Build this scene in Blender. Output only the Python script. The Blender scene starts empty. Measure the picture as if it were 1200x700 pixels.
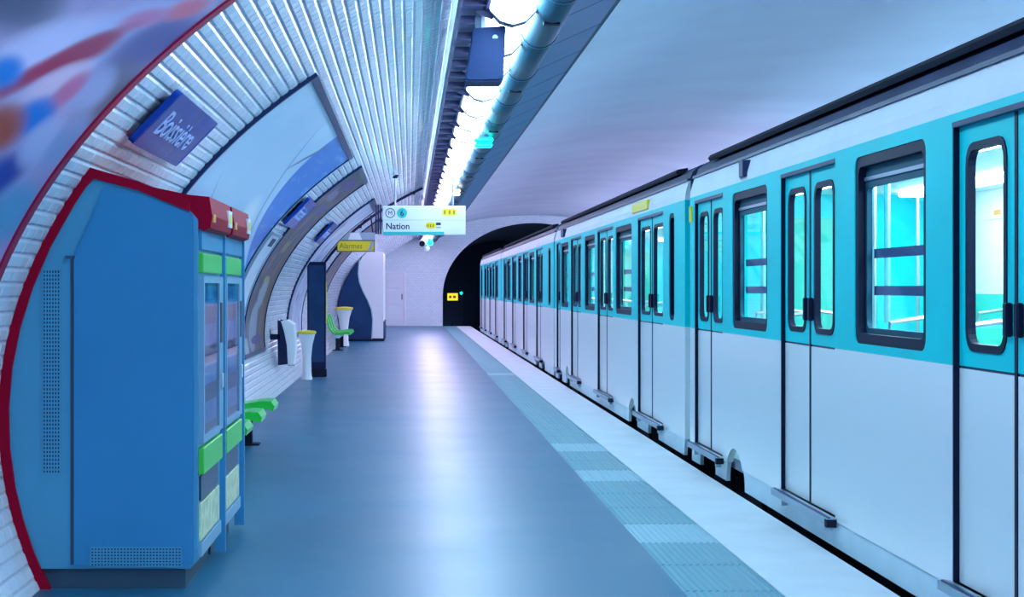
import bpy, math, random
from mathutils import Vector, Matrix
from mathutils.geometry import tessellate_polygon
random.seed(7)
S = bpy.context.scene
COL = S.collection
PI = math.pi

# ------------------------------------------------------------------ camera, world, exposure
cam_d = bpy.data.cameras.new('camera')
cam = bpy.data.objects.new('camera', cam_d); COL.objects.link(cam)
cam.location = (0, 0, 1.5); cam.rotation_euler = (PI/2, 0, 0)
cam_d.sensor_width = 36; cam_d.lens = 60.0          # 2000 px on a 1200 px frame
cam_d.shift_x = 120/1200; cam_d.shift_y = -12.5/1200
cam_d.clip_start = .05; cam_d.clip_end = 300
S.camera = cam
w = bpy.data.worlds.new('world'); S.world = w; w.use_nodes = True
w.node_tree.nodes['Background'].inputs[0].default_value = (.30, .52, .95, 1)
w.node_tree.nodes['Background'].inputs[1].default_value = 1.0
S.view_settings.view_transform = 'Standard'; S.view_settings.look = 'None'
S.view_settings.gamma = 1; S.view_settings.use_curve_mapping = False
S.view_settings.exposure = 1.42
LAMP_STRENGTH = 9.0
LAMP_NEAR = (.52, .80, 1.0); LAMP_FAR = (.84, .68, 1.0)   # cool tubes, more violet towards the far end

# ------------------------------------------------------------------ materials
MATS = {}
def mat(name, col, rough=.5, metal=0, noise=0, nscale=3, emit=None, es=0, coat=0, bump=0, bscale=40, spec=.5, stretch=None):
    m = bpy.data.materials.new(name); m.use_nodes = True
    nt = m.node_tree; b = nt.nodes['Principled BSDF']
    b.inputs['Base Color'].default_value = (*col, 1)
    b.inputs['Roughness'].default_value = rough; b.inputs['Metallic'].default_value = metal
    b.inputs['Coat Weight'].default_value = coat; b.inputs['Coat Roughness'].default_value = .08
    b.inputs['Specular IOR Level'].default_value = spec
    if emit: b.inputs['Emission Color'].default_value = (*emit, 1); b.inputs['Emission Strength'].default_value = es
    if noise or bump:
        g = nt.nodes.new('ShaderNodeNewGeometry')
        src = g.outputs['Position']
        if stretch:
            mp = nt.nodes.new('ShaderNodeMapping'); mp.inputs['Scale'].default_value = stretch
            nt.links.new(src, mp.inputs[0]); src = mp.outputs[0]
    if noise:
        n = nt.nodes.new('ShaderNodeTexNoise'); n.inputs['Scale'].default_value = nscale; n.inputs['Detail'].default_value = 5
        nt.links.new(src, n.inputs['Vector'])
        r = nt.nodes.new('ShaderNodeValToRGB')
        r.color_ramp.elements[0].position = .3; r.color_ramp.elements[1].position = .7
        r.color_ramp.elements[0].color = (*[c*(1-noise) for c in col], 1)
        r.color_ramp.elements[1].color = (*[min(1, c*(1+noise*.6)) for c in col], 1)
        nt.links.new(n.outputs[0], r.inputs[0]); nt.links.new(r.outputs[0], b.inputs['Base Color'])
        rr_ = nt.nodes.new('ShaderNodeMapRange'); rr_.inputs[3].default_value = rough*.8; rr_.inputs[4].default_value = min(1, rough*1.25)
        nt.links.new(n.outputs[0], rr_.inputs[0]); nt.links.new(rr_.outputs[0], b.inputs['Roughness'])
    if bump:
        n2 = nt.nodes.new('ShaderNodeTexNoise'); n2.inputs['Scale'].default_value = bscale; n2.inputs['Detail'].default_value = 4
        nt.links.new(src, n2.inputs['Vector'])
        bp = nt.nodes.new('ShaderNodeBump'); bp.inputs['Strength'].default_value = bump; bp.inputs['Distance'].default_value = .02
        nt.links.new(n2.outputs[0], bp.inputs['Height']); nt.links.new(bp.outputs[0], b.inputs['Normal'])
    MATS[name] = m
    return m
def glass(name, tint, refl=.12):
    m = bpy.data.materials.new(name); m.use_nodes = True; nt = m.node_tree
    nt.nodes.remove(nt.nodes['Principled BSDF']); out = nt.nodes['Material Output']
    t = nt.nodes.new('ShaderNodeBsdfTransparent'); t.inputs[0].default_value = (*tint, 1)
    g = nt.nodes.new('ShaderNodeBsdfGlossy'); g.inputs['Roughness'].default_value = .03
    mx = nt.nodes.new('ShaderNodeMixShader'); fr = nt.nodes.new('ShaderNodeFresnel'); fr.inputs[0].default_value = 1.25
    gb = nt.nodes.new('ShaderNodeNewGeometry'); mm = nt.nodes.new('ShaderNodeMath'); mm.operation = 'SUBTRACT'; mm.inputs[0].default_value = 1; mm.use_clamp = True
    nt.links.new(gb.outputs['Backfacing'], mm.inputs[1]); m2 = nt.nodes.new('ShaderNodeMath'); m2.operation = 'MULTIPLY'; nt.links.new(fr.outputs[0], m2.inputs[0]); nt.links.new(mm.outputs[0], m2.inputs[1])
    nt.links.new(m2.outputs[0], mx.inputs[0]); nt.links.new(t.outputs[0], mx.inputs[1]); nt.links.new(g.outputs[0], mx.inputs[2])
    nt.links.new(mx.outputs[0], out.inputs[0]); MATS[name] = m
    return m

mat('tile', (.70, .75, .85), .17, noise=.05, nscale=9)
mat('grout', (.42, .46, .58), .7)
mat('plaster', (.78, .88, .97), .7, noise=.08, nscale=.45, spec=.2)
mat('floor', (.016, .125, .225), .36, noise=.10, nscale=.8)
mat('tactile', (.10, .29, .36), .45, noise=.08, nscale=8)
mat('tactile_pale', (.24, .44, .52), .45, noise=.08, nscale=8)
mat('edge_stone', (.64, .70, .75), .5, noise=.10, nscale=2.5, bump=.08, bscale=25)
mat('dark', (.012, .014, .03), .6, spec=.12)
mat('track', (.02, .02, .035), .9, noise=.3, nscale=5)
mat('tunnel', (.012, .018, .04), .9, noise=.3, nscale=1)
mat('train_white', (.78, .84, .86), .28, coat=.2)
mat('cant_white', (.72, .78, .84), .6, noise=.06, nscale=1.6, spec=.15)
mat('cap', (.36, .35, .50), .6, spec=.1)
mat('sign_lit', (.85, .68, .02), .4, emit=(1, .75, .02), es=.35)
mat('train_teal', (.0, .64, .68), .40, noise=.06, nscale=2, spec=.09)
mat('rubber', (.006, .010, .035), .45, spec=.12)
mat('gutter', (.03, .05, .13), .35, noise=.2, spec=.12)
mat('roof', (.035, .05, .12), .4, noise=.3, nscale=2, spec=.12)
mat('steel', (.55, .60, .66), .28, metal=.9)
mat('step_metal', (.30, .42, .52), .35, metal=.7)
mat('skirt', (.52, .70, .78), .35, noise=.1)
mat('tyre', (.012, .011, .016), .75, spec=.12)
mat('inside_white', (.78, .82, .84), .4)
mat('inside_green', (.03, .55, .42), .4, noise=.1, nscale=3)
mat('inside_navy', (.03, .06, .22), .4)
mat('inside_floor', (.16, .20, .28), .5)
mat('inside_lamp', (1, 1, 1), .5, emit=(.85, .95, 1), es=9)
mat('yellow', (.85, .68, .02), .4)
mat('blue_plate', (.004, .04, .30), .25, spec=.12)
mat('white_paint', (.78, .80, .84), .35)
mat('frame_dark', (.02, .03, .10), .35, spec=.12)
mat('frame_red', (.36, .012, .05), .35, spec=.12)
mat('machine_blue', (.09, .33, .51), .38, noise=.05, nscale=2, spec=.12)
mat('machine_panel', (.045, .25, .48), .36, noise=.05, nscale=2, spec=.12)
mat('machine_red', (.38, .004, .026), .4, spec=.02)
mat('machine_front', (.20, .36, .52), .4, spec=.2)
mat('machine_dark', (.02, .05, .11), .3, spec=.12)
mat('plinth', (.05, .09, .14), .5, spec=.12)
mat('machine_green', (.05, .52, .05), .35)
mat('product_blue', (.10, .35, .62), .4, noise=.6, nscale=9)
mat('sticker', (.62, .66, .42), .4, noise=.35, nscale=16)
mat('green_seat', (.02, .62, .05), .3, coat=.3)
mat('bench_beam', (.30, .58, .62), .35)
mat('duct', (.02, .10, .155), .5, metal=.2, noise=.15, nscale=3, stretch=(3, .4, 3), spec=.12)
mat('duct_band', (.03, .09, .16), .4, metal=.4, spec=.12)
mat('ceiling_panel', (.075, .20, .35), .5, noise=.12, nscale=2, spec=.2)
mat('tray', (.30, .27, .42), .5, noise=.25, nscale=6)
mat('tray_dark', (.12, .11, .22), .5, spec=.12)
mat('speaker', (.012, .035, .12), .5, spec=.12)
mat('navy', (.018, .055, .15), .45, noise=.15, nscale=3, spec=.12)
mat('totem', (.012, .016, .06), .4, spec=.12)
mat('sign_white', (.80, .86, .88), .35)
mat('sign_teal', (.02, .55, .52), .35)
mat('ink', (.008, .012, .06), .5)
mat('sign_end', (.05, .04, .12), .5, spec=.12)
mat('grey_box', (.35, .42, .52), .4, metal=.3)
mat('cable', (.02, .02, .07), .5, spec=.12)
mat('door_paint', (.66, .74, .80), .4)
mat('letter', (.34, .46, .78), .4)
mat('alarm_ink', (.28, .20, .01), .5)
mat('led_green', (.0, .5, .4), .4, emit=(.0, .9, .65), es=4)
mat('led_orange', (.9, .4, .05), .4, emit=(1, .45, .06), es=4)
mat('led_white', (.8, .8, .8), .4, emit=(.6, 1, 1), es=3)
mat('orange', (.85, .35, .05), .4)
glass('pane', (.86, .95, .98)); glass('machine_glass', (.55, .75, .9))
def lamp_mat(i, c):
    return mat('lamp_%d' % i, (.9, .92, .95), .4, emit=c, es=LAMP_STRENGTH)

# ------------------------------------------------------------------ mesh builder
class MB:
    def __init__(self): self.v = []; self.f = []; self.uv = None
    def add(self, vs, fs):
        o = len(self.v); self.v += [tuple(p) for p in vs]; self.f += [tuple(i+o for i in f) for f in fs]; return self
    def box(self, x0, x1, y0, y1, z0, z1):
        return self.add([(x0,y0,z0),(x1,y0,z0),(x1,y1,z0),(x0,y1,z0),(x0,y0,z1),(x1,y0,z1),(x1,y1,z1),(x0,y1,z1)],
                        [(0,3,2,1),(4,5,6,7),(0,1,5,4),(1,2,6,5),(2,3,7,6),(3,0,4,7)])
    def bbox(self, x0, x1, y0, y1, z0, z1, b=.01):
        """box with chamfered edges: stack of inset rings along z"""
        rings = [(z0, b), (z0+b, 0), (z1-b, 0), (z1, b)]; vs = []; fs = []
        for z, i in rings:
            x0i, x1i, y0i, y1i = x0+i, x1-i, y0+i, y1-i
            vs += [(x0i+b,y0i,z),(x1i-b,y0i,z),(x1i,y0i+b,z),(x1i,y1i-b,z),(x1i-b,y1i,z),(x0i+b,y1i,z),(x0i,y1i-b,z),(x0i,y0i+b,z)]
        for r in range(3):
            for k in range(8):
                a = r*8+k; c = r*8+(k+1) % 8; fs.append((a, c, c+8, a+8))
        fs.append(tuple(range(7, -1, -1))); fs.append(tuple(24+k for k in range(8)))
        return self.add(vs, fs)
    def plate(self, outer, holes, mp, t):
        """2-D polygon with holes, given thickness t; mp(u, v, w) -> 3-D"""
        loops = [outer]+list(holes)
        tri = tessellate_polygon([[Vector((p[0], p[1], 0)) for p in l] for l in loops])
        flat = [p for l in loops for p in l]; n = len(flat)
        vs = [mp(p[0], p[1], 0) for p in flat]+[mp(p[0], p[1], t) for p in flat]
        fs = [tuple(a) for a in tri]+[tuple(i+n for i in reversed(a)) for a in tri]
        o = 0
        for l in loops:
            m = len(l)
            for k in range(m):
                a, c = o+k, o+(k+1) % m; fs.append((a, c, c+n, a+n))
            o += m
        return self.add(vs, fs)
    def tube(self, path, r, n=8, cap=True):
        path = [Vector(p) for p in path]; vs = []; fs = []
        for i, p in enumerate(path):
            d = (path[min(i+1, len(path)-1)]-path[max(i-1, 0)]).normalized()
            up = Vector((0, 0, 1)) if abs(d.z) < .9 else Vector((0, 1, 0))
            a = d.cross(up).normalized(); b = a.cross(d).normalized()
            rr_ = r[i] if isinstance(r, (list, tuple)) else r
            for k in range(n):
                q = 2*PI*k/n; vs.append(p+a*math.cos(q)*rr_+b*math.sin(q)*rr_)
        for i in range(len(path)-1):
            for k in range(n):
                a0 = i*n+k; b0 = i*n+(k+1) % n; fs.append((a0, b0, b0+n, a0+n))
        if cap:
            fs.append(tuple(range(n-1, -1, -1))); fs.append(tuple((len(path)-1)*n+k for k in range(n)))
        return self.add(vs, fs)
    def lathe(self, prof, c, n=20, axis='z'):
        vs = []; fs = []
        for r, h in prof:
            for k in range(n):
                q = 2*PI*k/n; a, b = r*math.cos(q), r*math.sin(q)
                vs.append((c[0]+a, c[1]+b, c[2]+h) if axis == 'z' else ((c[0]+h, c[1]+a, c[2]+b) if axis == 'x' else (c[0]+a, c[1]+h, c[2]+b)))
        for i in range(len(prof)-1):
            for k in range(n):
                a0 = i*n+k; b0 = i*n+(k+1) % n; fs.append((a0, b0, b0+n, a0+n))
        fs.append(tuple(range(n-1, -1, -1))); fs.append(tuple((len(prof)-1)*n+k for k in range(n)))
        return self.add(vs, fs)
    def build(self, name, m, parent=None, smooth=False):
        o = (0, 0, 0)
        if parent is not None: o = ORG[parent.name]
        me = bpy.data.meshes.new(name)
        me.from_pydata([(p[0]-o[0], p[1]-o[1], p[2]-o[2]) for p in self.v], [], self.f)
        if self.uv:
            l = me.uv_layers.new(name='UVMap')
            for lp in me.loops: l.data[lp.index].uv = self.uv[lp.vertex_index]
        import bmesh
        bm = bmesh.new(); bm.from_mesh(me); bmesh.ops.recalc_face_normals(bm, faces=bm.faces); bm.to_mesh(me); bm.free()
        me.materials.append(MATS[m] if isinstance(m, str) else m)
        if smooth:
            for p in me.polygons: p.use_smooth = True
            me.set_sharp_from_angle(angle=math.radians(38))
        ob = bpy.data.objects.new(name, me); COL.objects.link(ob)
        if parent is not None: ob.parent = parent
        ORG[ob.name] = o
        return ob
ORG = {}
def tag(o, label, cat=None, group=None):
    o['label'] = label
    if cat: o['category'] = cat
    if group: o['group'] = group
    return o
def struct(o, label=None):
    o['kind'] = 'structure'
    if label: o['label'] = label
    return o
def thing(name, label, cat, loc=(0, 0, 0), group=None):
    o = bpy.data.objects.new(name, None); COL.objects.link(o); o.location = loc
    o.empty_display_size = .1; ORG[o.name] = tuple(loc)
    return tag(o, label, cat, group)
def copy_tree(o, parent=None):
    c = o.copy(); COL.objects.link(c); ORG[c.name] = ORG[o.name]
    if parent is not None: c.parent = parent
    for ch in [x for x in o.children]: copy_tree(ch, c)
    return c
def rrect(u0, u1, v0, v1, r, n=4):
    pts = []
    for cx, cy, a0 in ((u1-r, v1-r, 0), (u0+r, v1-r, PI/2), (u0+r, v0+r, PI), (u1-r, v0+r, 1.5*PI)):
        for k in range(n+1):
            a = a0+PI/2*k/n; pts.append((cx+r*math.cos(a), cy+r*math.sin(a)))
    return pts
def rect(u0, u1, v0, v1): return [(u0, v0), (u1, v0), (u1, v1), (u0, v1)]
def text_mb(body, size, mp, t=.004, align='LEFT', width=1.0, bold=0, res=3):
    """letters as thin solid geometry; mp(u, v, w) -> 3-D"""
    cu = bpy.data.curves.new('lettering', 'FONT'); cu.body = body; cu.size = size; cu.align_x = align
    cu.extrude = t/2; cu.resolution_u = res; cu.offset = bold
    ob = bpy.data.objects.new('lettering_source', cu); COL.objects.link(ob)
    dg = bpy.context.evaluated_depsgraph_get(); me = bpy.data.meshes.new_from_object(ob.evaluated_get(dg))
    b = MB(); b.add([mp(v.co.x*width, v.co.y, v.co.z+t/2) for v in me.vertices], [tuple(p.vertices) for p in me.polygons])
    bpy.data.objects.remove(ob); bpy.data.curves.remove(cu); bpy.data.meshes.remove(me)
    return b

# ------------------------------------------------------------------ the vault (half ellipse section)
XC, ZC, A, B = 4.85, .85, 6.9, 3.5
def P(t, off=0.0):
    x, z = XC-A*math.cos(t), ZC+B*math.sin(t)
    nx, nz = math.cos(t)/A, -math.sin(t)/B; l = math.hypot(nx, nz)
    return x+nx/l*off, z+nz/l*off
def t_of_z(z): return math.asin((z-ZC)/B)
def t_of_x(x): return math.acos((XC-x)/A)
T0 = t_of_z(-.02); T1 = t_of_x(.30); TE = PI-T0
Y0, Y1 = -9.0, 67.0
# arc-length table
NT = 3000
ARC = [0.0]; _p = P(T0)
for i in range(1, NT+1):
    q = P(T0+(T1-T0)*i/NT); ARC.append(ARC[-1]+math.hypot(q[0]-_p[0], q[1]-_p[1])); _p = q
LARC = ARC[-1]
def t_of_s(s):
    lo, hi = 0, NT
    while hi-lo > 1:
        m = (lo+hi)//2
        if ARC[m] <= s: lo = m
        else: hi = m
    f = (s-ARC[lo])/(ARC[hi]-ARC[lo]); return T0+(T1-T0)*(lo+f)/NT
def s_of_t(t):
    k = (t-T0)/(T1-T0)*NT; i = min(NT-1, max(0, int(k))); return ARC[i]+(ARC[i+1]-ARC[i])*(k-i)
def shell(t0, t1, y0, y1, n, off=0, thick=.15):
    """curved slab following the vault; its inner face is off metres inside the ellipse"""
    b = MB(); vs = []; fs = []
    for i in range(n+1):
        t = t0+(t1-t0)*i/n
        a = P(t, off); c = P(t, off-thick)
        vs += [(a[0], y0, a[1]), (a[0], y1, a[1]), (c[0], y1, c[1]), (c[0], y0, c[1])]
    for i in range(n):
        for k in range(4):
            a0 = i*4+k; b0 = i*4+(k+1) % 4; fs.append((a0, b0, b0+4, a0+4))
    fs.append((0, 1, 2, 3)); fs.append((n*4, n*4+3, n*4+2, n*4+1))
    b.add(vs, fs)
    b.uv = []
    for i in range(n+1):
        t = t0+(t1-t0)*i/n; s = s_of_t(min(t, T1))
        b.uv += [(y0, s), (y1, s), (y1, s), (y0, s)]
    return b

wall_left = struct(shell(T0-.05, T1, Y0, Y1, 60).build('wall_left', 'grout', smooth=True), 'curved vault wall of white bevelled tiles')
struct(shell(T1, PI-.55, Y0, Y1, 60).build('ceiling', 'plaster', smooth=True), 'smooth pale plaster vault above the train')
struct(shell(PI-.55, TE+.25, Y0, Y1, 30).build('wall_right', 'plaster', smooth=True))

# --- tiles: 150 x 75 mm, bevelled, in running bond
ROW = LARC/round(LARC/.0765); NR = round(LARC/.0765); TL = .15
posters_cover = [  # (y0, y1, z-bottom s, s-top) areas hidden by frames: no tile is placed there
]
def cover(y0, y1, za, zb): posters_cover.append((y0+.03, y1-.03, s_of_t(t_of_z(za))+.03, s_of_t(t_of_z(zb))-.03))
cover(-9, 7.85, .62, 3.03); cover(11.6, 18.9, .62, 2.97); cover(20.8, 23.8, .62, 3.0); cover(28.3, 32, .62, 3.0); cover(36, 40, .62, 3.0)
hw, hl, bev, hgt = ROW/2-.002, TL/2-.002, .013, .007
def proj(x, y, z): return 480+2000*x/y, 337.5-2000*(z-1.5)/y
be2 = .0045
tile_v = [(-hl, -hw, 0), (hl, -hw, 0), (hl, hw, 0), (-hl, hw, 0), (-hl+be2, -hw+bev, hgt), (hl-be2, -hw+bev, hgt), (hl-be2, hw-bev, hgt), (-hl+be2, hw-bev, hgt)]
tile_f = [(4, 5, 6, 7), (0, 1, 5, 4), (1, 2, 6, 5), (2, 3, 7, 6), (3, 0, 4, 7)]
tiles = []
for r in range(NR):
    s = (r+.5)*ROW; t = t_of_s(s); x, z = P(t)
    # tangent along the arc, inward normal
    x2, z2 = P(t+.001); l = math.hypot(x2-x, z2-z); tan = Vector(((x2-x)/l, 0, (z2-z)/l)); nor = Vector((tan.z, 0, -tan.x))
    y = 3.2+(r % 2)*TL/2
    while y < Y1-.1:
        if not any(a < y < b_ and c < s < d for a, b_, c, d in posters_cover):
            tiles.append((x, y, z, tan, nor, s))
        y += TL
def tile_matrix(x, y, z, tan, nor):
    tx, ty = random.gauss(0, .010), random.gauss(0, .008)
    M = Matrix(((0, tan.x, nor.x, x), (1, 0, 0, y), (0, tan.z, nor.z, z), (0, 0, 0, 1)))
    return M @ Matrix.Rotation(tx, 4, 'X') @ Matrix.Rotation(ty, 4, 'Y')
score = []
for i, (x, y, z, tan, nor, s) in enumerate(tiles):
    if y < 7.9: continue
    px, py = proj(x, y, z)
    if not (4 < px < 560 and 4 < py < 660): continue
    if 8.4 < y < 11 and z < 2.12: continue                  # behind the two machines
    view = Vector((-x, -y, 1.5-z)); d = view.length
    score.append((-nor.dot(view)/d**3, i))
score.sort(); big = set(i for _, i in score[:300])
tme = bpy.data.meshes.new('tile'); tme.from_pydata(tile_v, [], tile_f); tme.materials.append(MATS['tile'])
V, F = [], []
for i, tl in enumerate(tiles):
    M = tile_matrix(*tl[:5])
    if i in big:
        ob = bpy.data.objects.new('tile', tme); COL.objects.link(ob); ob.parent = wall_left; ob.matrix_local = M
    else:
        o = len(V); V += [tuple(M @ Vector(p)) for p in tile_v]; F += [tuple(k+o for k in f) for f in tile_f]
me = bpy.data.meshes.new('tile_field'); me.from_pydata(V, [], F); me.materials.append(MATS['tile'])
tf = bpy.data.objects.new('tile_field', me); COL.objects.link(tf); tf.parent = wall_left; tf['kind'] = 'stuff'

# ------------------------------------------------------------------ platform floor, edge, track
prof = [(-2.0, -1.1), (2.36, -1.1), (2.36, -.03), (1.35, -.03), (1.35, 0), (-2.0, 0)]
fl = struct(MB().plate(prof, [], lambda u, v, w_: (u, Y0+w_, v), Y1-Y0).build('floor', 'floor'), 'smooth blue grey platform floor')
es = MB().box(1.823, 2.375, Y0, Y1-.4, -.03, .004).build('platform_edge_strip', 'edge_stone', fl); es['label'] = 'white stone strip along the platform edge'
sl = MB().box(0, .47, 0, .79, -.03, .0)
for k in range(12):
    x0 = .012+k*.0375
    sl.add([(x0, .004, 0), (x0+.007, .004, .006), (x0+.018, .004, .006), (x0+.025, .004, 0), (x0, .786, 0), (x0+.007, .786, .006), (x0+.018, .786, .006), (x0+.025, .786, 0)],
           [(0, 1, 5, 4), (1, 2, 6, 5), (2, 3, 7, 6), (0, 3, 2, 1), (4, 5, 6, 7)])
slab0 = sl.build('tactile_slab', 'tactile', fl); slab_pale = slab0.data.copy(); slab_pale.materials[0] = MATS['tactile_pale']
y = 3.62; k = 0
while y < Y1-.9:
    o = slab0 if k == 0 else slab0.copy()
    if k: COL.objects.link(o)
    o.location = (1.351, y, 0)
    pale = abs(y-10.05) < .4 or abs(y-13.4) < .5 or abs(y-15.7) < .4 or abs(y-29.6) < .4
    if pale: o.data = slab_pale
    y += .8; k += 1
struct(MB().box(2.36, 11.6, Y0, Y1+25, -1.4, -1.1).build('track_bed', 'track'))
struct(MB().box(8.4, 11.6, Y0, Y1, -1.1, 0).build('floor_opposite', 'floor'), 'platform on the far side of the tracks')
# ------------------------------------------------------------------ end wall with tunnel mouth
outer = [(P(T0+(TE-T0)*i/60)) for i in range(61)]
outer = [(outer[0][0], -1.2)]+outer+[(outer[-1][0], -1.2)]
hole = [(XC-3.55, -1.15)]+[(XC-3.55*math.cos(PI*i/40), 1.2+2.85*math.sin(PI*i/40)) for i in range(41)]+[(XC+3.55, -1.15)]
mat('end_tile', (.62, .74, .80), .35, noise=.08, nscale=6)
nt = MATS['end_tile'].node_tree; bk = nt.nodes.new('ShaderNodeTexBrick'); bk.inputs['Scale'].default_value = 1; bk.inputs['Brick Width'].default_value = .15; bk.inputs['Row Height'].default_value = .075
bk.inputs['Mortar Size'].default_value = .004; bk.inputs['Color1'].default_value = (.60, .72, .79, 1); bk.inputs['Color2'].default_value = (.66, .77, .83, 1); bk.inputs['Mortar'].default_value = (.40, .50, .58, 1)
gm = nt.nodes.new('ShaderNodeNewGeometry'); sp = nt.nodes.new('ShaderNodeSeparateXYZ'); cb = nt.nodes.new('ShaderNodeCombineXYZ')
nt.links.new(gm.outputs['Position'], sp.inputs[0]); nt.links.new(sp.outputs[0], cb.inputs[0]); nt.links.new(sp.outputs[2], cb.inputs[1]); nt.links.new(cb.outputs[0], bk.inputs['Vector'])
nt.links.new(bk.outputs['Color'], nt.nodes['Principled BSDF'].inputs['Base Color'])
we = struct(MB().plate(outer, [hole], lambda u, v, w_: (u, Y1+w_, v), .4).build('wall_end', 'end_tile'), 'white tiled end wall with the tunnel mouth')
tn = MB(); n = len(hole); tn.add([(p[0], Y1+.1, p[1]) for p in hole]+[(p[0], Y1+25, p[1]) for p in hole], [(i, i+1, i+1+n, i+n) for i in range(n-1)]+[tuple(range(n, 2*n))])
struct(tn.build('wall_tunnel', 'tunnel'), 'dark tunnel lining beyond the end wall')
d1 = struct(MB().bbox(-.98, -.22, Y1-.05, Y1-.002, .02, 2.08, .008).build('door_1', 'door_paint'), 'pale painted door in the end wall')
for z0, z1 in ((.2, .75), (.85, 1.4), (1.5, 1.95)):
    MB().bbox(-.88, -.32, Y1-.065, Y1-.05, z0, z1, .005).build('door_panel', 'door_paint', d1)
MB().plate(rect(-1.05, -.15, .0, 2.15), [rect(-.985, -.215, .01, 2.085)], lambda u, v, w_: (u, Y1-.07+w_, v), .068).build('door_frame', 'white_paint', d1)
MB().tube([(-.3, Y1-.05, 1.05), (-.3, Y1-.11, 1.05), (-.3, Y1-.11, 1.25), (-.3, Y1-.05, 1.25)], .018).build('door_handle', 'dark', d1)

# ------------------------------------------------------------------ print materials (flat posters), UV in metres: u = Y, v = arc length
def print_mat(name, base, rough=.3):
    m = bpy.data.materials.new(name); m.use_nodes = True; nt = m.node_tree; b = nt.nodes['Principled BSDF']
    b.inputs['Roughness'].default_value = rough; b.inputs['Specular IOR Level'].default_value = .03 if 'collage' in name else .10
    uv = nt.nodes.new('ShaderNodeUVMap'); sx = nt.nodes.new('ShaderNodeSeparateXYZ'); nt.links.new(uv.outputs[0], sx.inputs[0])
    rgb = nt.nodes.new('ShaderNodeRGB'); rgb.outputs[0].default_value = (*base, 1)
    MATS[name] = m
    return dict(nt=nt, u=sx.outputs[0], v=sx.outputs[1], uv=uv.outputs[0], c=rgb.outputs[0], b=b)
def mth(p, op, a, b_=None):
    n = p['nt'].nodes.new('ShaderNodeMath'); n.operation = op
    for i, x in enumerate((a, b_)):
        if x is None: continue
        if isinstance(x, (int, float)): n.inputs[i].default_value = x
        else: p['nt'].links.new(x, n.inputs[i])
    return n.outputs[0]
def lay(p, fac, col):
    n = p['nt'].nodes.new('ShaderNodeMix'); n.data_type = 'RGBA'
    p['nt'].links.new(fac, n.inputs[0]); p['nt'].links.new(p['c'], n.inputs[6])
    if isinstance(col, tuple): n.inputs[7].default_value = (*col, 1)
    else: p['nt'].links.new(col, n.inputs[7])
    p['c'] = n.outputs[2]
def smooth(p, x, lo, hi):
    n = p['nt'].nodes.new('ShaderNodeMapRange'); n.interpolation_type = 'SMOOTHSTEP'
    p['nt'].links.new(x, n.inputs[0]); n.inputs[1].default_value = lo; n.inputs[2].default_value = hi
    return n.outputs[0]
def blob(p, u, v, ru, rv, col, rot=0, soft=1.0):
    du = mth(p, 'SUBTRACT', p['u'], u); dv = mth(p, 'SUBTRACT', p['v'], v); c, s = math.cos(rot), math.sin(rot)
    a = mth(p, 'DIVIDE', mth(p, 'ADD', mth(p, 'MULTIPLY', du, c), mth(p, 'MULTIPLY', dv, s)), ru)
    e = mth(p, 'DIVIDE', mth(p, 'SUBTRACT', mth(p, 'MULTIPLY', dv, c), mth(p, 'MULTIPLY', du, s)), rv)
    d = mth(p, 'ADD', mth(p, 'MULTIPLY', a, a), mth(p, 'MULTIPLY', e, e))
    f = mth(p, 'SUBTRACT', 1.0, smooth(p, d, 1-soft*.85, 1+soft*.6))
    lay(p, f, col)
def noise(p, scale, detail=4, su=1, sv=1):
    mp_ = p['nt'].nodes.new('ShaderNodeMapping'); mp_.inputs['Scale'].default_value = (su, sv, 1); p['nt'].links.new(p['uv'], mp_.inputs[0])
    n = p['nt'].nodes.new('ShaderNodeTexNoise'); n.inputs['Scale'].default_value = scale; n.inputs['Detail'].default_value = detail
    p['nt'].links.new(mp_.outputs[0], n.inputs['Vector']); return n.outputs[0]
def done(p): p['nt'].links.new(p['c'], p['b'].inputs['Base Color'])
def sz(z): return s_of_t(t_of_z(z))

def poster(name, label, y0, y1, za, zb, frame_m, print_m, fw=.05):
    ta, tb = t_of_z(za), t_of_z(zb); tm = (ta+tb)/2; ym = (y0+y1)/2; px, pz = P(tm)
    th = thing(name, label, 'poster', (px, ym, pz))
    dt = fw/4.0
    shell(ta+.004, tb-.004, y0+.02, y1-.02, 40, .022, .02).build('print', print_m, th, smooth=True)
    shell(ta, tb, y0, y0+fw, 40, .034, .034).build('frame_bar', frame_m, th)
    shell(ta, tb, y1-fw, y1, 40, .034, .034).build('frame_bar', frame_m, th)
    shell(ta, ta+dt, y0+fw, y1-fw, 4, .034, .034).build('frame_bar', frame_m, th)
    shell(tb-dt, tb, y0+fw, y1-fw, 4, .034, .034).build('frame_bar', frame_m, th)
    return th

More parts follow.
